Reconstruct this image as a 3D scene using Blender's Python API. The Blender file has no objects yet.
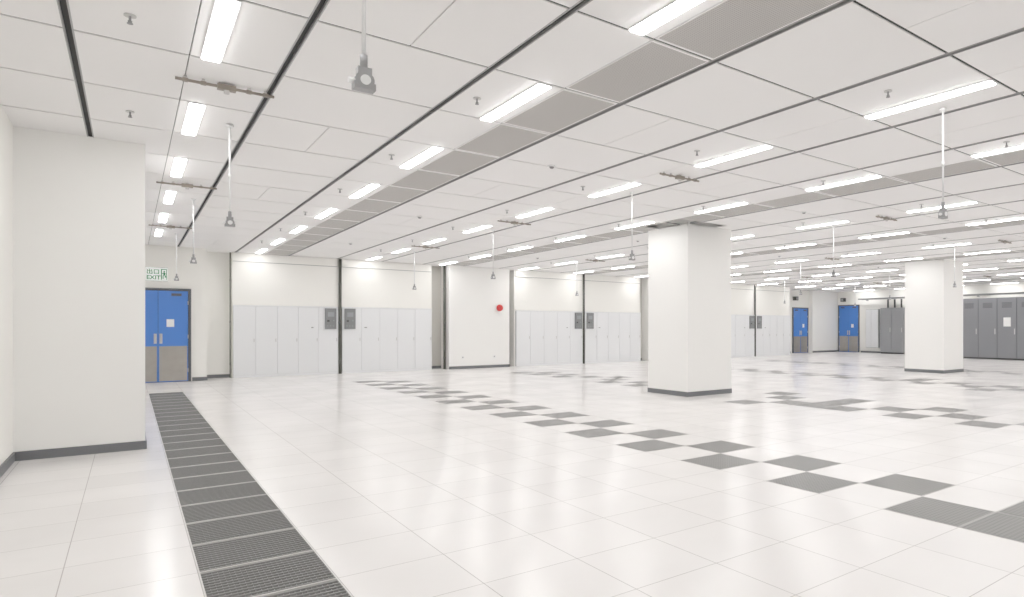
import bpy, bmesh, math, random
from mathutils import Matrix, Vector
random.seed(4)
S = bpy.context.scene
S.view_settings.view_transform = 'Standard'
S.view_settings.look = 'None'
S.view_settings.exposure = 0.0
S.view_settings.gamma = 1.4
EYE = 1.43
HC = 3.60

# ------------------------------------------------------------ materials
def mat(name, col, rough=0.5, metal=0.0, emit=None, estr=0.0, noise=0.0, nscale=3.0, spec=0.5):
    m = bpy.data.materials.new(name); m.use_nodes = True
    nt = m.node_tree; b = nt.nodes['Principled BSDF']
    b.inputs['Base Color'].default_value = (*col, 1)
    b.inputs['Roughness'].default_value = rough
    b.inputs['Metallic'].default_value = metal
    b.inputs['Specular IOR Level'].default_value = spec
    if emit:
        b.inputs['Emission Color'].default_value = (*emit, 1)
        b.inputs['Emission Strength'].default_value = estr
    if noise > 0:
        tc = nt.nodes.new('ShaderNodeTexCoord')
        n = nt.nodes.new('ShaderNodeTexNoise'); n.inputs['Scale'].default_value = nscale
        n.inputs['Detail'].default_value = 4
        nt.links.new(tc.outputs['Object'], n.inputs['Vector'])
        r = nt.nodes.new('ShaderNodeMapRange')
        r.inputs['To Min'].default_value = 1 - noise; r.inputs['To Max'].default_value = 1 + noise*0.4
        nt.links.new(n.outputs['Fac'], r.inputs['Value'])
        v = nt.nodes.new('ShaderNodeVectorMath'); v.operation = 'SCALE'
        v.inputs[0].default_value = col
        nt.links.new(r.outputs['Result'], v.inputs['Scale'])
        nt.links.new(v.outputs['Vector'], b.inputs['Base Color'])
    return m

TX, TY = 0.619, 0.593
FX0, FY0 = 0.62 - TX/2, 2.45 - TY/2      # floor grid phase

def grid_mask(nt, tx, ty, x0, y0, w):
    L = nt.links
    tc = nt.nodes.new('ShaderNodeTexCoord')
    sp = nt.nodes.new('ShaderNodeSeparateXYZ'); L.new(tc.outputs['Object'], sp.inputs[0])
    outs = []; cells = []
    for ax, t, o in (('X', tx, x0), ('Y', ty, y0)):
        a = nt.nodes.new('ShaderNodeMath'); a.operation = 'SUBTRACT'
        L.new(sp.outputs[ax], a.inputs[0]); a.inputs[1].default_value = o
        d = nt.nodes.new('ShaderNodeMath'); d.operation = 'DIVIDE'
        L.new(a.outputs[0], d.inputs[0]); d.inputs[1].default_value = t
        fl = nt.nodes.new('ShaderNodeMath'); fl.operation = 'FLOOR'; L.new(d.outputs[0], fl.inputs[0])
        cells.append(fl)
        p = nt.nodes.new('ShaderNodeMath'); p.operation = 'PINGPONG'
        L.new(a.outputs[0], p.inputs[0]); p.inputs[1].default_value = t/2
        c = nt.nodes.new('ShaderNodeMath'); c.operation = 'LESS_THAN'
        L.new(p.outputs[0], c.inputs[0]); c.inputs[1].default_value = w
        outs.append(c)
    mx = nt.nodes.new('ShaderNodeMath'); mx.operation = 'MAXIMUM'
    L.new(outs[0].outputs[0], mx.inputs[0]); L.new(outs[1].outputs[0], mx.inputs[1])
    cb = nt.nodes.new('ShaderNodeCombineXYZ')
    L.new(cells[0].outputs[0], cb.inputs[0]); L.new(cells[1].outputs[0], cb.inputs[1])
    return mx, cb

def floor_mat():
    m = mat('floor_tile_vinyl', (0.8, 0.78, 0.75), 0.25)
    nt = m.node_tree; b = nt.nodes['Principled BSDF']; L = nt.links
    mask, cell = grid_mask(nt, TX, TY, FX0, FY0, 0.0028)
    wn = nt.nodes.new('ShaderNodeTexWhiteNoise'); wn.noise_dimensions = '2D'
    L.new(cell.outputs[0], wn.inputs['Vector'])
    mr = nt.nodes.new('ShaderNodeMapRange'); mr.inputs['To Min'].default_value = 0.955; mr.inputs['To Max'].default_value = 1.0
    L.new(wn.outputs['Value'], mr.inputs['Value'])
    tc = nt.nodes.new('ShaderNodeTexCoord')
    n = nt.nodes.new('ShaderNodeTexNoise'); n.inputs['Scale'].default_value = 1.3; n.inputs['Detail'].default_value = 8
    L.new(tc.outputs['Object'], n.inputs['Vector'])
    mr2 = nt.nodes.new('ShaderNodeMapRange'); mr2.inputs['To Min'].default_value = 0.94; mr2.inputs['To Max'].default_value = 1.03
    L.new(n.outputs['Fac'], mr2.inputs['Value'])
    mu = nt.nodes.new('ShaderNodeMath'); mu.operation = 'MULTIPLY'
    L.new(mr.outputs[0], mu.inputs[0]); L.new(mr2.outputs[0], mu.inputs[1])
    v = nt.nodes.new('ShaderNodeVectorMath'); v.operation = 'SCALE'; v.inputs[0].default_value = (0.88, 0.85, 0.832)
    L.new(mu.outputs[0], v.inputs['Scale'])
    mix = nt.nodes.new('ShaderNodeMix'); mix.data_type = 'RGBA'
    L.new(mask.outputs[0], mix.inputs['Factor']); L.new(v.outputs['Vector'], mix.inputs['A'])
    mix.inputs['B'].default_value = (0.46, 0.43, 0.41, 1)
    L.new(mix.outputs['Result'], b.inputs['Base Color'])
    r = nt.nodes.new('ShaderNodeMapRange'); r.inputs['To Min'].default_value = 0.14; r.inputs['To Max'].default_value = 0.28
    L.new(n.outputs['Fac'], r.inputs['Value']); L.new(r.outputs[0], b.inputs['Roughness'])
    return m

def perf_mat(name, base, hole, sx, sy, w, rough=0.5):
    m = mat(name, base, rough); nt = m.node_tree; b = nt.nodes['Principled BSDF']
    mask, cell = grid_mask(nt, sx, sy, 0, 0, w)
    mix = nt.nodes.new('ShaderNodeMix'); mix.data_type = 'RGBA'
    nt.links.new(mask.outputs[0], mix.inputs['Factor'])
    mix.inputs['A'].default_value = (*hole, 1); mix.inputs['B'].default_value = (*base, 1)
    nt.links.new(mix.outputs['Result'], b.inputs['Base Color'])
    return m

M_FLOOR = floor_mat()
M_WALL = mat('wall_paint_cream', (0.92, 0.905, 0.855), 0.6, noise=0.02, nscale=1.5)
M_WALLSH = mat('wall_recess_shade', (0.60, 0.58, 0.53), 0.6, noise=0.03)  # darkened copy of the wall cream, recess shade put into the colour
M_PILLAR = mat('pillar_paint_white', (0.93, 0.92, 0.89), 0.55, noise=0.015, nscale=1.2)
M_BASE = mat('baseboard_grey_vinyl', (0.10, 0.105, 0.112), 0.45, noise=0.08)
M_CEIL = mat('ceiling_panel_white', (0.94, 0.925, 0.918), 0.5, noise=0.03, nscale=0.8)
M_VOID = mat('ceiling_joint_dark', (0.008, 0.008, 0.008), 0.8, noise=0.2)
M_RAIL = mat('ceiling_rail_aluminium', (0.32, 0.32, 0.32), 0.4, 0.3, noise=0.05)
M_DIFF = perf_mat('return_air_perforated', (0.47, 0.45, 0.43), (0.32, 0.305, 0.29), 0.02, 0.02, 0.004, 0.6)
M_LIGHT = mat('led_diffuser', (0.9, 0.9, 0.9), 0.4, emit=(1.0, 0.99, 0.98), estr=26.0)
M_HOUS = mat('light_housing_white', (0.9, 0.9, 0.9), 0.4, noise=0.02)
M_CAB = mat('cabinet_white_steel', (0.81, 0.82, 0.835), 0.35, noise=0.015)
M_CABGAP = mat('cabinet_gap', (0.36, 0.37, 0.38), 0.6, noise=0.05)
M_CTRL = mat('control_panel_grey', (0.15, 0.155, 0.16), 0.4, noise=0.05)
M_SCREEN = mat('control_panel_screen', (0.27, 0.29, 0.30), 0.25, noise=0.05)
M_POLE = mat('pipe_olive_dark', (0.04, 0.04, 0.03), 0.5, noise=0.1)
M_PCLIP = mat('pipe_clip_dark', (0.08, 0.08, 0.075), 0.5, noise=0.1)
M_BLUE = mat('door_paint_blue', (0.03, 0.16, 0.62), 0.4, noise=0.05)
M_FRAME = mat('door_frame_grey', (0.05, 0.055, 0.065), 0.4, noise=0.05)
M_KICK = mat('kick_plate_brushed_steel', (0.36, 0.34, 0.31), 0.28, 0.85, noise=0.2, nscale=5)
M_STEEL = mat('stainless_steel', (0.55, 0.54, 0.53), 0.3, 0.8, noise=0.05)
M_GRATE = mat('grate_cast_aluminium', (0.21, 0.207, 0.202), 0.45, 0.2, noise=0.12, nscale=20)
M_GRFRM = mat('grate_frame', (0.55, 0.54, 0.52), 0.4, 0.2, noise=0.06)
M_PIT = mat('underfloor_dark', (0.008, 0.008, 0.008), 0.9, noise=0.2)
M_DTILE = perf_mat('perforated_tile_grey', (0.165, 0.16, 0.153), (0.08, 0.078, 0.075), 0.0344, 0.0330, 0.0085, 0.45)
M_DTRIM = mat('perforated_tile_rim', (0.34, 0.33, 0.32), 0.4, noise=0.04)
M_ROD = mat('rod_white_plastic', (0.78, 0.78, 0.78), 0.4, noise=0.03)
M_SENS = mat('sensor_grey_plastic', (0.24, 0.24, 0.245), 0.45, noise=0.05)
M_BRASS = mat('bracket_brown_metal', (0.24, 0.205, 0.165), 0.45, 0.4, noise=0.1, nscale=12)
M_DARKCAB = mat('ups_cabinet_grey', (0.16, 0.165, 0.18), 0.4, noise=0.05)
M_MIDCAB = mat('switchgear_grey', (0.24, 0.245, 0.26), 0.4, noise=0.05)
M_BLACK = mat('black_plastic', (0.02, 0.02, 0.02), 0.5, noise=0.1)
M_RED = mat('alarm_red', (0.6, 0.010, 0.010), 0.35, noise=0.05)
M_PAPER = mat('paper_white', (0.88, 0.88, 0.87), 0.7, noise=0.02)
M_GREEN = mat('exit_green', (0.0, 0.20, 0.06), 0.5, noise=0.02)
M_SIGNW = mat('exit_panel_white', (0.85, 0.88, 0.85), 0.5, emit=(0.9, 1, 0.93), estr=0.25)

# ------------------------------------------------------------ builder
class B:
    def __init__(self, name, mats):
        self.name = name; self.bm = bmesh.new(); self.mats = mats
    def mi(self, m): return self.mats.index(m)
    def box(self, x0, x1, y0, y1, z0, z1, m):
        mi = self.mi(m); bm = self.bm
        v = [bm.verts.new(p) for p in ((x0,y0,z0),(x1,y0,z0),(x1,y1,z0),(x0,y1,z0),(x0,y0,z1),(x1,y0,z1),(x1,y1,z1),(x0,y1,z1))]
        for f in ((0,3,2,1),(4,5,6,7),(0,1,5,4),(1,2,6,5),(2,3,7,6),(3,0,4,7)):
            bm.faces.new([v[i] for i in f]).material_index = mi
    def cyl(self, c, r, h, axis='Z', m=None, seg=16, r2=None):
        mi = self.mi(m)
        g = bmesh.ops.create_cone(self.bm, cap_ends=True, segments=seg, radius1=r, radius2=r if r2 is None else r2, depth=h)
        if axis == 'X': R = Matrix.Rotation(math.pi/2, 4, 'Y')
        elif axis == 'Y': R = Matrix.Rotation(math.pi/2, 4, 'X')
        else: R = Matrix.Identity(4)
        bmesh.ops.transform(self.bm, matrix=Matrix.Translation(c) @ R, verts=g['verts'])
        fs = set()
        for v in g['verts']:
            for f in v.link_faces: fs.add(f)
        for f in fs:
            f.material_index = mi
            if len(f.verts) == 4: f.smooth = True
    def done(self, loc=(0,0,0), rot=0.0, bevel=0.0):
        me = bpy.data.meshes.new(self.name); self.bm.to_mesh(me); self.bm.free()
        for m in self.mats: me.materials.append(m)
        o = bpy.data.objects.new(self.name, me); S.collection.objects.link(o)
        o.location = loc; o.rotation_euler = (0, 0, rot)
        if bevel > 0:
            b = o.modifiers.new('bevel', 'BEVEL'); b.width = bevel; b.segments = 2; b.limit_method = 'ANGLE'
        return o
def inst(o, loc, rot=0.0):
    n = bpy.data.objects.new(o.name.split('.')[0], o.data); S.collection.objects.link(n)
    n.location = loc; n.rotation_euler = (0, 0, rot); return n

# ------------------------------------------------------------ room shell
XW, XE, YS, YN = -0.98, 33.5, -5.0, 23.0
GX0, GX1 = FX0, FX0 + TX
GY1 = FY0 + TY*26; GY0 = FY0 - TY*4

b = B('floor', [M_FLOOR, M_PIT])
b.box(XW-.3, GX0, YS-.3, YN+.3, -0.05, 0, M_FLOOR)
b.box(GX1, XE+.3, YS-.3, YN+.3, -0.05, 0, M_FLOOR)
b.box(GX0, GX1, YS-.3, GY0, -0.05, 0, M_FLOOR)
b.box(GX0, GX1, GY1, YN+.3, -0.05, 0, M_FLOOR)
b.box(XW-.3, XE+.3, YS-.3, YN+.3, -0.50, -0.45, M_PIT)
b.box(GX0-.3, GX0-.28, GY0-.3, GY1+.3, -0.45, -0.05, M_PIT)
b.box(GX1+.28, GX1+.3, GY0-.3, GY1+.3, -0.45, -0.05, M_PIT)
b.done()

# ceiling: individual panels hung under a dark void
LX0, SX, PX = -0.35, 1.355, 5.42
LY0, SY = 2.43, 1.26
PIL1 = (9.04, 10.34, 9.73, 11.03); PIL2 = (20.0, 21.3, 9.73, 11.03)
holes = [(8.55, 9.9, 9.42, 9.73), (8.62, 9.04, 9.73, 10.7)]
def sub(rects, h):
    out = []
    for (a, c, d, e) in rects:
        if h[1] <= a or h[0] >= c or h[3] <= d or h[2] >= e: out.append((a, c, d, e)); continue
        x0, x1 = max(a, h[0]), min(c, h[1])
        if a < x0: out.append((a, x0, d, e))
        if x1 < c: out.append((x1, c, d, e))
        if d < h[2]: out.append((x0, x1, d, h[2]))
        if h[3] < e: out.append((x0, x1, h[3], e))
    return out
b = B('ceiling', [M_CEIL, M_VOID, M_RAIL, M_DIFF])
b.box(XW-.3, XE+.3, YS-.3, YN+.3, HC+0.20, HC+0.25, M_VOID)
G, GT = 0.024, 0.014
k0 = math.floor((YS-LY0)/SY); k1 = math.ceil((YN-LY0)/SY)
for i in range(-1, 26):
    xa = LX0 + i*SX; xb = xa + SX
    x0 = max(xa, XW-.1) + G; x1 = min(xb, XE+.1) - G
    if x1 - x0 < 0.05: continue
    ph = i % 4
    b.box(x0-0.004, x0+0.006, YS, YN, HC-0.005, HC+0.03, M_RAIL)
    b.box(x1-0.006, x1+0.004, YS, YN, HC-0.005, HC+0.03, M_RAIL)
    b.box(xa-G, xa+G, YS, YN, HC+0.020, HC+0.035, M_VOID)
    for k in range(k0, k1+1):
        y0 = max(LY0 + k*SY, YS-.1) + GT; y1 = min(LY0 + (k+1)*SY, YN+.1) - GT
        if y1 - y0 < 0.05: continue
        b.box(x0, x1, y1, y1+2*GT, HC+0.008, HC+0.02, M_VOID)
        if ph == 2:
            xs = x1 - 0.615
            parts = [((x0+.006, xs-0.006, y0, y1), M_CEIL)]
            fr = 0.025
            parts += [((xs+.004, x1-.006, y0, y0+fr), M_CEIL), ((xs+.004, x1-.006, y1-fr, y1), M_CEIL),
                      ((xs+.004, xs+.004+fr*.5, y0+fr, y1-fr), M_CEIL), ((x1-.006-fr*.5, x1-.006, y0+fr, y1-fr), M_CEIL),
                      ((xs+.004+fr*.5, x1-.006-fr*.5, y0+fr, y1-fr), M_DIFF)]
        elif ph == 0:
            xs = xa + 0.72
            parts = [((x0+.006, xs-.004, y0, y1), M_CEIL), ((xs+.004, x1-.006, y0, y1), M_CEIL)]
        else:
            parts = [((x0+.006, x1-.006, y0, y1), M_CEIL)]
            if (k + i) % 3 == 2 and i > 0:
                xs = (x0+x1)/2
                parts = [((x0+.006, xs-.004, y0, y1), M_CEIL), ((xs+.004, x1-.006, y0, y1), M_CEIL)]
        for r, m in parts:
            rs = [r]
            for h in holes: rs = sub(rs, h)
            for q in rs: b.box(q[0], q[1], q[2], q[3], HC, HC+0.02, m)
b.done()

def wall(name, x0, x1, y0, y1, z0, z1, m=M_WALL):
    w = B(name, [m]); w.box(x0, x1, y0, y1, z0, z1, m); return w.done()
ZT = HC + 0.2; ZC = HC - 0.001
wall('wall_west', XW-.2, XW, YS, YN, -0.02, ZT)
wall('wall_west_pier', XW, 0.14, 9.55, 10.9, 0, ZC, M_PILLAR)
wall('wall_south', XW-.2, XE+.2, YS-.2, YS, -0.02, ZT)
wall('wall_east', XE, XE+.2, YS, YN+.2, -0.02, ZT)
FY = 21.5
wall('wall_north', XW-.2, XE+.2, YN, YN+.2, -0.02, ZT)
for nm, a, c, y, m in (('entrance', XW, 1.64, 21.0, M_WALL), ('return', 1.64, 2.28, 21.85, M_WALL),
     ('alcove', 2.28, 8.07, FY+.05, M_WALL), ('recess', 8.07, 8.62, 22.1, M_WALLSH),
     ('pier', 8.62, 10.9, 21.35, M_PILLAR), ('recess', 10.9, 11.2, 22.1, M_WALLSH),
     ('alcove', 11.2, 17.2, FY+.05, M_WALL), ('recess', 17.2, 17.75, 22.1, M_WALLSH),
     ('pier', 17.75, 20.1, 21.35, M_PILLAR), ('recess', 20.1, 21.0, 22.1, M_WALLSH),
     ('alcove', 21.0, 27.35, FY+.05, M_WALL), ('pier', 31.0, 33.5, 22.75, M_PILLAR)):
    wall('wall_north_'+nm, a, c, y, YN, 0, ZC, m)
for P in (PIL1, PIL2):
    b = B('pillar', [M_PILLAR, M_BASE])
    b.box(P[0], P[1], P[2], P[3], 0, HC+0.15, M_PILLAR)
    e = 0.012
    b.box(P[0]-e, P[1]+e, P[2]-e, P[3]+e, 0, 0.10, M_BASE)
    b.done(bevel=0.006)
def bb(name, *bx):
    w = B(name, [M_BASE])
    for q in bx: w.box(*q, 0, 0.10, M_BASE)
    return w.done()
bb('baseboard_west', (XW, XW+.015, YS, 9.55), (XW, 0.155, 9.535, 9.55), (0.14, 0.155, 9.55, 10.9), (XW, 0.14, 10.9, 10.915), (XW, XW+.015, 10.915, 20.985))
bb('baseboard_north', (XW, -0.16, 20.985, 21.0), (1.31, 1.655, 20.985, 21.0), (1.64, 1.655, 21.0, 21.85), (1.655, 2.28, 21.835, 21.85),
   (8.07, 8.62, 22.085, 22.1), (8.605, 10.915, 21.335, 21.35), (10.915, 11.2, 22.085, 22.1), (17.2, 17.75, 22.085, 22.1),
   (17.735, 20.115, 21.335, 21.35), (20.1, 21.0, 22.085, 22.1), (27.35, 29.3, 22.985, 23.0), (31.0, 33.5, 22.735, 22.75))
bb('baseboard_east', (XE-.015, XE, YS, 10.2), (XE-.015, XE, 14.5, 18.1), (XE-.015, XE, 19.75, 21.2))
bb('baseboard_south', (XW, XE, YS, YS+.015))

# ------------------------------------------------------------ floor grate
b = B('floor_grate', [M_GRATE, M_GRFRM, M_PIT])
for t in range(-4, 26):
    y0 = FY0 + t*TY; y1 = y0 + TY; x0, x1 = GX0, GX1
    f = 0.009
    b.box(x0+.001, x0+f, y0, y1, -0.03, 0.001, M_GRFRM); b.box(x1-f, x1-.001, y0, y1, -0.03, 0.001, M_GRFRM)
    b.box(x0+f, x1-f, y0+.001, y0+f, -0.03, 0.001, M_GRFRM); b.box(x0+f, x1-f, y1-f, y1-.001, -0.03, 0.001, M_GRFRM)
    n = 13; pitch = (TY-2*f)/n
    for j in range(n):
        yc = y0 + f + (j+.5)*pitch
        b.box(x0+f, x1-f, yc-0.0055, yc+0.0055, -0.035, -0.001, M_GRATE)
    n2 = 22; p2 = (TX-2*f)/n2
    for j in range(1, n2):
        xc = x0 + f + j*p2
        b.box(xc-0.0025, xc+0.0025, y0+f, y1-f, -0.035, -0.008, M_GRATE)
    b.box(x0+.001, x1-.001, y0+.001, y1-.001, -0.125, -0.12, M_PIT)
b.done()

# ------------------------------------------------------------ dark perforated tiles
cells = set()
for k in range(0, 14):
    cells.add((7, 2*k)); cells.add((8, 2*k-1))
cells.add((7, -1))
for k in range(-2, 14):
    j = 2*k
    cells.add((16, j)); cells.add((15 if k % 5 else 17, j+1))
cells |= {(15, 8), (17, 8), (17, 5), (14, 10)}
for k in range(-2, 14):
    cells.add((25, 2*k)); cells.add((26, 2*k+1))
cells |= {(24, 7), (27, 6), (27, 11)}
for k in range(0, 14):
    cells.add((34, 2*k)); cells.add((35, 2*k+1))
b = B('perforated_floor_tiles', [M_DTILE, M_DTRIM])
for (i, j) in cells:
    xc = 0.62 + i*TX; yc = 2.45 + j*TY
    if PIL1[0]-.4 < xc < PIL1[1]+.4 and PIL1[2]-.35 < yc < PIL1[3]+.35: continue
    if PIL2[0]-.35 < xc < PIL2[1]+.35 and PIL2[2]-.35 < yc < PIL2[3]+.35: continue
    if yc > 20.9: continue
    hx, hy = TX/2-.004, TY/2-.004
    b.box(xc-hx, xc+hx, yc-hy, yc+hy, 0.0002, 0.0015, M_DTRIM)
    b.box(xc-hx+.009, xc+hx-.009, yc-hy+.009, yc+hy-.009, 0.0015, 0.0022, M_DTILE)
b.done()

# ------------------------------------------------------------ lights
b = B('linear_ceiling_light', [M_HOUS, M_LIGHT])
b.box(-.070, .070, -.62, .62, -0.004, 0.0, M_HOUS)
b.box(-.058, .058, -.605, .605, -0.012, -0.0045, M_LIGHT)
pos = []
for m in range(0, 7):
    for off in (0.51, 2.89):
        x = off + m*PX
        if x > XE-.3: continue
        for k in range(-4, 7):
            y = 5.58 + 2.52*k
            if y < YS+.7 or y > YN-.7: continue
            ylim = 20.9 if x < 2 else (21.4 if x < 27 else 22.5)
            if y+.62 > ylim: continue
            if PIL1[0]-.1 < x < PIL1[1]+.1 and PIL1[2]-.7 < y < PIL1[3]+.7: continue
            if PIL2[0]-.1 < x < PIL2[1]+.1 and PIL2[2]-.7 < y < PIL2[3]+.7: continue
            pos.append((x, y))
lt = b.done((pos[0][0], pos[0][1], HC-.0055))
for p in pos[1:]: inst(lt, (p[0], p[1], HC-.0055))

# ------------------------------------------------------------ hanging sensor rods
b = B('hanging_sensor_rod', [M_ROD, M_SENS, M_BLACK])
b.cyl((0,0,-0.018), 0.035, 0.024, 'Z', M_ROD, 20)
b.cyl((0,0,-0.50), 0.0095, 0.96, 'Z', M_ROD, 10)
b.cyl((0,0,-0.55), 0.015, 0.05, 'Z', M_ROD, 12)
b.cyl((0,0,-0.955), 0.016, 0.06, 'Z', M_SENS, 14)
b.cyl((0,0,-1.045), 0.040, 0.056, 'Y', M_SENS, 18)
b.cyl((0,0,-1.045), 0.022, 0.070, 'Y', M_ROD, 18)
b.box(-.046, .046, -.026, .026, -1.085, -1.055, M_SENS)
b.box(-.030, .030, -.022, .022, -1.015, -.985, M_SENS)
b.cyl((-.05, 0, -1.05), 0.013, 0.03, 'X', M_ROD, 12)
rods = [(0.83 + m*PX, 3.05 + 4.98*k) for m in range(0, 6) for k in range(0, 4)]
r0 = b.done((rods[0][0], rods[0][1], HC-.006))
for p in rods[1:]:
    if PIL1[0]-.2 < p[0] < PIL1[1]+.2 and PIL1[2]-.2 < p[1] < PIL1[3]+.2: continue
    inst(r0, (p[0], p[1], HC-.006))

# ceiling brackets
b = B('ceiling_pipe_bracket', [M_BRASS, M_STEEL])
b.box(-.36, .36, -.010, .010, -0.045, -0.030, M_BRASS)
b.cyl((0,0,-0.036), 0.013, 0.74, 'X', M_BRASS, 10)
b.box(-.07, .07, -.028, .028, -0.062, -0.015, M_BRASS)
b.cyl((0,0,-0.045), 0.022, 0.09, 'Z', M_STEEL, 12)
for sx in (-.30, -.17, .17, .30):
    b.cyl((sx,0,-0.018), 0.012, 0.036, 'Z', M_STEEL, 10)
    b.box(sx-.02, sx+.02, -.018, .018, -0.050, -0.022, M_BRASS)
br = [(0.67 + m*PX, 6.72 + 4.98*k) for m in range(0, 6) for k in range(-1, 3)]
r0 = b.done((br[0][0], br[0][1], HC-.002), bevel=0.002)
for p in br[1:]: inst(r0, (p[0], p[1], HC-.002))

# sprinklers / detectors
b = B('ceiling_sprinkler', [M_STEEL, M_SENS])
b.cyl((0,0,-0.004), 0.036, 0.008, 'Z', M_STEEL, 18)
b.cyl((0,0,-0.03), 0.008, 0.050, 'Z', M_SENS, 10)
b.cyl((0,0,-0.058), 0.018, 0.005, 'Z', M_SENS, 12)
b.cyl((0,0,-0.045), 0.013, 0.012, 'Z', M_SENS, 10)
sp = [(x + m*PX, 3.15 + 2.52*k) for m in range(0, 6) for x in (0.0, 2.56) for k in range(0, 7)]
sp = [p for p in dict.fromkeys((round(a,2), round(c,2)) for a, c in sp) if p[0] < 33 and p[1] < 20.8
      and not (p[0] < 0.4 and 9.3 < p[1] < 11.1)
      and not (PIL1[0]-.2 < p[0] < PIL1[1]+.2 and PIL1[2]-.4 < p[1] < PIL1[3]+.2)
      and not (PIL2[0]-.2 < p[0] < PIL2[1]+.2 and PIL2[2]-.2 < p[1] < PIL2[3]+.2)]
r0 = b.done((sp[0][0], sp[0][1], HC))
for p in sp[1:]: inst(r0, (p[0], p[1], HC))
b = B('smoke_detector', [M_HOUS, M_SENS])
b.cyl((0,0,-0.01), 0.045, 0.02, 'Z', M_HOUS, 20)
b.cyl((0,0,-0.030), 0.020, 0.022, 'Z', M_SENS, 20, r2=0.036)
sd = [(4.4 + m*PX, 7.4 + 4.98*k) for m in range(0, 5) for k in range(0, 3)]
r0 = b.done((sd[0][0], sd[0][1], HC))
for p in sd[1:]:
    if 8.9 < p[0] < 10.5 and 9.3 < p[1] < 11.3: continue
    inst(r0, (p[0], p[1], HC))

# ------------------------------------------------------------ doors
def door(name, w, h, loc, rot, kick=0.95):
    b = B(name, [M_FRAME, M_BLUE, M_KICK, M_STEEL, M_PAPER, M_BLACK])
    f = 0.06
    b.box(-w/2-f, -w/2, -.07, 0, 0, h+f, M_FRAME); b.box(w/2, w/2+f, -.07, 0, 0, h+f, M_FRAME)
    b.box(-w/2, w/2, -.07, 0, h, h+f, M_FRAME)
    b.box(-w/2, w/2, -.012, 0, 0, h, M_BLACK)
    for s in (-1, 1):
        a, c = (-w/2+.008, -.004) if s < 0 else (.004, w/2-.008)
        b.box(a, c, -.045, -.012, 0.012, h-.008, M_BLUE)
        b.box(a+.02, c-.02, -.049, -.045, 0.03, kick, M_KICK)
        b.box(s*.06-.03, s*.06+.03, -.052, -.045, 1.02, 1.28, M_STEEL)
        b.cyl((s*.06, -.08, 1.15), 0.011, 0.20, 'Z', M_STEEL, 10)
        b.cyl((s*.06, -.065, 1.23), 0.008, 0.03, 'Y', M_STEEL, 8); b.cyl((s*.06, -.065, 1.07), 0.008, 0.03, 'Y', M_STEEL, 8)
        b.box(s*w*.3-.11, s*w*.3+.11, -.085, -.045, h-.14, h-.07, M_FRAME)
    b.box(.18, .34, -.048, -.045, 1.46, 1.66, M_PAPER)
    for z in (0.3, 1.2, 2.1):
        b.cyl((w/2-.004, -.055, z), .012, .1, 'Z', M_STEEL, 8); b.cyl((-w/2+.004, -.055, z), .012, .1, 'Z', M_STEEL, 8)
    return b.done(loc, rot)
door('door_1', 1.30, 2.42, (0.575, 20.998, 0), 0)
door('door_2', 1.30, 2.55, (30.15, 22.998, 0), 0)
door('door_3', 1.30, 2.75, (33.498, 21.98, 0), -math.pi/2)

# exit sign
b = B('exit_sign', [M_SIGNW, M_GREEN, M_STEEL])
b.box(-.23, .23, -.04, 0, 0, .34, M_SIGNW)
b.box(-.24, .24, -.045, .0, -.012, 0, M_STEEL); b.box(-.24, .24, -.045, .0, .34, .352, M_STEEL)
b.box(.09, .215, -.043, -.04, .03, .31, M_GREEN)
b.box(.112, .20, -.045, -.043, .03, .29, M_SIGNW)
b.cyl((.16, -.047, .245), .019, .004, 'Y', M_GREEN, 12)
b.box(.140, .178, -.049, -.045, .14, .222, M_GREEN)
b.box(.125, .146, -.049, -.045, .05, .145, M_GREEN); b.box(.168, .195, -.049, -.045, .085, .145, M_GREEN)
b.box(.115, .140, -.049, -.045, .18, .20, M_GREEN); b.box(.178, .200, -.049, -.045, .175, .195, M_GREEN)
es = b.done((0.545, 20.998, 2.67))
for txt, x, z, s in (('EXIT', -.215, .035, .145), ('出口', -.215, .185, .14)):
    c = bpy.data.curves.new('exit_lettering', 'FONT'); c.body = txt; c.size = s; c.extrude = .002; c.offset = .003
    o = bpy.data.objects.new('exit_lettering', c); S.collection.objects.link(o)
    o.parent = es; o.location = (x, -.043, z); o.rotation_euler = (math.pi/2, 0, 0)
    c.materials.append(M_GREEN)

# ------------------------------------------------------------ wall cabinets
def cabinet(x0, x1, n, ctrl_side, labels=True):
    b = B('storage_cabinet', [M_CAB, M_CABGAP, M_CTRL, M_SCREEN, M_BLACK, M_STEEL])
    y = FY; H = 2.06
    b.box(x0, x1, y, y+.048, 0, H, M_CABGAP)
    b.box(x0, x1, y-.035, y+.048, H, H+.03, M_CAB)
    b.box(x0, x1, y-.03, y, 0, 0.07, M_CAB)
    w = (x1-x0)/n
    for i in range(n):
        a = x0+i*w+.003; c = x0+(i+1)*w-.003
        b.box(a, c, y-.03, y, .075, H-.003, M_CAB)
        b.box(c-.05, c-.03, y-.04, y-.03, 1.02, 1.12, M_STEEL)
    if ctrl_side > 0: a, c = x1-.38, x1-.06
    else: a, c = x0+.06, x0+.38
    b.box(a, c, y-.09, y-.03, 1.40, 2.04, M_CTRL)
    b.box(a+.07, c-.07, y-.094, y-.09, 1.78, 1.92, M_SCREEN)
    b.box(a+.05, a+.12, y-.096, y-.09, 1.62, 1.68, M_BLACK)
    b.cyl(((a+c)/2+.07, y-.1, 1.66), .022, .03, 'Y', M_SCREEN, 12)
    for q in range(3): b.box(a+.05+q*.08, a+.08+q*.08, y-.096, y-.09, 1.48, 1.51, M_SCREEN)
    if labels:
        b.box(c-.7 if ctrl_side > 0 else a+.6, c-.64 if ctrl_side > 0 else a+.68, y-.033, y-.03, 1.43, 1.46, M_CTRL)
    return b.done(bevel=0.002)
cabinet(2.30, 5.08, 5, 1); cabinet(5.20, 8.05, 5, -1)
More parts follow.
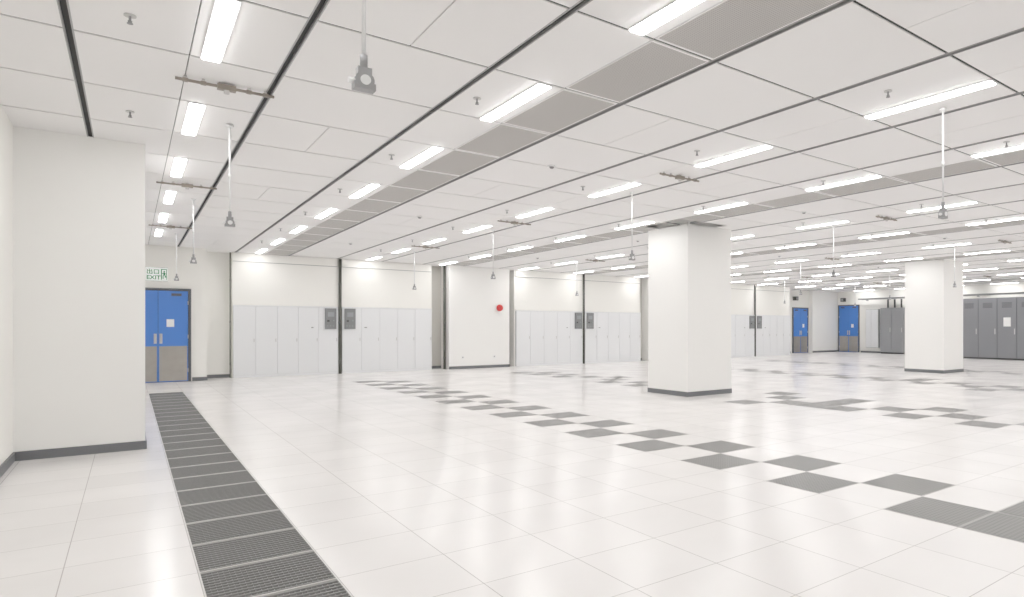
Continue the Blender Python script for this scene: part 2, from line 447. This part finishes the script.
cabinet(11.25, 14.2, 5, 1); cabinet(14.32, 17.18, 5, -1)
cabinet(21.05, 24.5, 5, 1); cabinet(24.62, 27.33, 5, -1)
b = B('trim_1', [M_WALL, M_RAIL])
for (a, c) in ((2.30, 5.08), (5.20, 8.05), (11.25, 14.2), (14.32, 17.18), (21.05, 24.5), (24.62, 27.33)):
    b.box(a, c, FY+.02, FY+.049, 2.10, 2.14, M_WALL)
    b.box(a, c, FY+.02, FY+.049, 3.34, 3.355, M_RAIL)
    b.box(a, c, FY+.02, FY+.049, 3.355, 3.59, M_WALL)
b.done()
for x, y in ((5.14, FY-.02), (14.26, FY-.02), (24.56, FY-.02), (8.55, 21.6), (11.05, 21.9), (2.24, 21.6)):
    b = B('vertical_pipe', [M_POLE, M_PCLIP])
    r = 0.045 if x not in (2.24,) else 0.016
    b.cyl((x, y, (HC-.01)/2), r, HC-.01, 'Z', M_POLE, 14)
    for z in (.4, 1.6, 2.8): b.cyl((x, y, z), r+.006, .04, 'Z', M_PCLIP, 14)
    b.done()

b = B('fire_alarm_bell', [M_RED, M_BLACK])
b.cyl((10.5, 21.33, 2.16), .12, .035, 'Y', M_RED, 24)
b.cyl((10.5, 21.30, 2.16), .085, .05, 'Y', M_RED, 24, r2=.11)
b.cyl((10.5, 21.27, 2.16), .014, .02, 'Y', M_BLACK, 12)
b.done()
for x in (9.1, 10.3):
    b = B('wall_socket', [M_PAPER, M_SENS])
    b.box(x-.05, x+.05, 21.335, 21.35, .35, .45, M_PAPER); b.box(x-.02, x+.02, 21.332, 21.335, .38, .42, M_SENS)
    b.done()

# ------------------------------------------------------------ grey equipment cabinets on east side
b = B('electrical_cabinet', [M_DARKCAB, M_BLACK, M_STEEL, M_PAPER, M_SCREEN])
X0 = 30.6; n = 7; y0 = 9.2; w = 0.82
b.box(X0+.02, 31.5, y0, y0+n*w, .08, 2.80, M_DARKCAB)
b.box(X0+.06, 31.5, y0, y0+n*w, 0, .08, M_BLACK)
for i in range(n):
    a = y0+i*w
    b.box(X0, X0+.02, a+.012, a+w-.012, .09, 2.79, M_DARKCAB)
    b.box(X0+.015, X0+.0205, a-.012, a+.012, .09, 2.79, M_BLACK)
    b.box(X0-.02, X0, a+.07, a+.10, 1.15, 1.40, M_STEEL)
    for q in range(5): b.box(X0-.004, X0, a+.2, a+w-.2, 2.35+q*.05, 2.37+q*.05, M_BLACK)
b.box(X0-.01, X0, y0+3.3*w, y0+3.3*w+.3, 1.5, 1.9, M_PAPER)
b.box(X0-.01, X0, y0+2.2*w, y0+2.2*w+.35, 1.5, 1.8, M_SCREEN)
b.done(bevel=0.003)
b = B('switchgear_cabinet', [M_MIDCAB, M_BLACK, M_STEEL])
b.box(32.92, 33.49, 18.25, 19.6, .08, 2.55, M_MIDCAB); b.box(32.96, 33.49, 18.25, 19.6, 0, .08, M_BLACK)
for a in (18.25, 18.925):
    b.box(32.90, 32.92, a+.01, a+.665, .1, 2.53, M_MIDCAB); b.box(32.88, 32.90, a+.06, a+.09, 1.2, 1.45, M_STEEL)
for a in (18.5, 18.9, 19.3): b.cyl((33.2, a, 2.79), .05, .48, 'Z', M_BLACK, 12)
b.done(bevel=0.004)
b = B('wall_panel_box', [M_CAB, M_CABGAP, M_PAPER])
b.box(33.3, 33.49, 19.95, 20.75, .3, 2.5, M_CABGAP)
b.box(33.28, 33.3, 19.97, 20.35, .32, 2.48, M_CAB); b.box(33.28, 33.3, 20.36, 20.73, .32, 2.48, M_CAB)
b.done(bevel=0.004)
b = B('cable_tray', [M_SENS, M_BLACK])
b.box(32.9, 32.93, 12.0, 21.0, 3.05, 3.13, M_SENS); b.box(33.27, 33.3, 12.0, 21.0, 3.05, 3.13, M_SENS)
for q in range(30): b.box(32.93, 33.27, 12.05+q*.3, 12.08+q*.3, 3.05, 3.07, M_SENS)
for q in (12.3, 14.5, 16.7, 20.7):
    b.box(33.27, 33.49, q-.02, q+.02, 3.0, 3.05, M_SENS)
b.done()
for (x, y, r) in ((29.6, 22.89, 0), (33.39, 22.3, -math.pi/2)):
    b = B('wall_loudspeaker', [M_BLACK, M_SENS])
    b.box(-.12, .12, -.12, .1, 0, .22, M_BLACK); b.cyl((0, -.125, .11), .08, .02, 'Y', M_SENS, 16)
    b.done((x, y, 3.0), r)

# ------------------------------------------------------------ world + camera
W = bpy.data.worlds.new('World'); S.world = W; W.use_nodes = True
W.node_tree.nodes['Background'].inputs[0].default_value = (1, 1, 1, 1)
W.node_tree.nodes['Background'].inputs[1].default_value = 0.5
cd = bpy.data.cameras.new('Camera'); cam = bpy.data.objects.new('Camera', cd); S.collection.objects.link(cam)
cam.location = (0, 0, EYE); cam.rotation_euler = (math.pi/2, 0, -math.atan2(510, 638.7))
cd.sensor_width = 36; cd.sensor_fit = 'HORIZONTAL'; cd.lens = 638.7/1024*36
cd.shift_x = -0.125; cd.shift_y = 29.5/1024
cd.clip_start = 0.05; cd.clip_end = 200
S.camera = cam
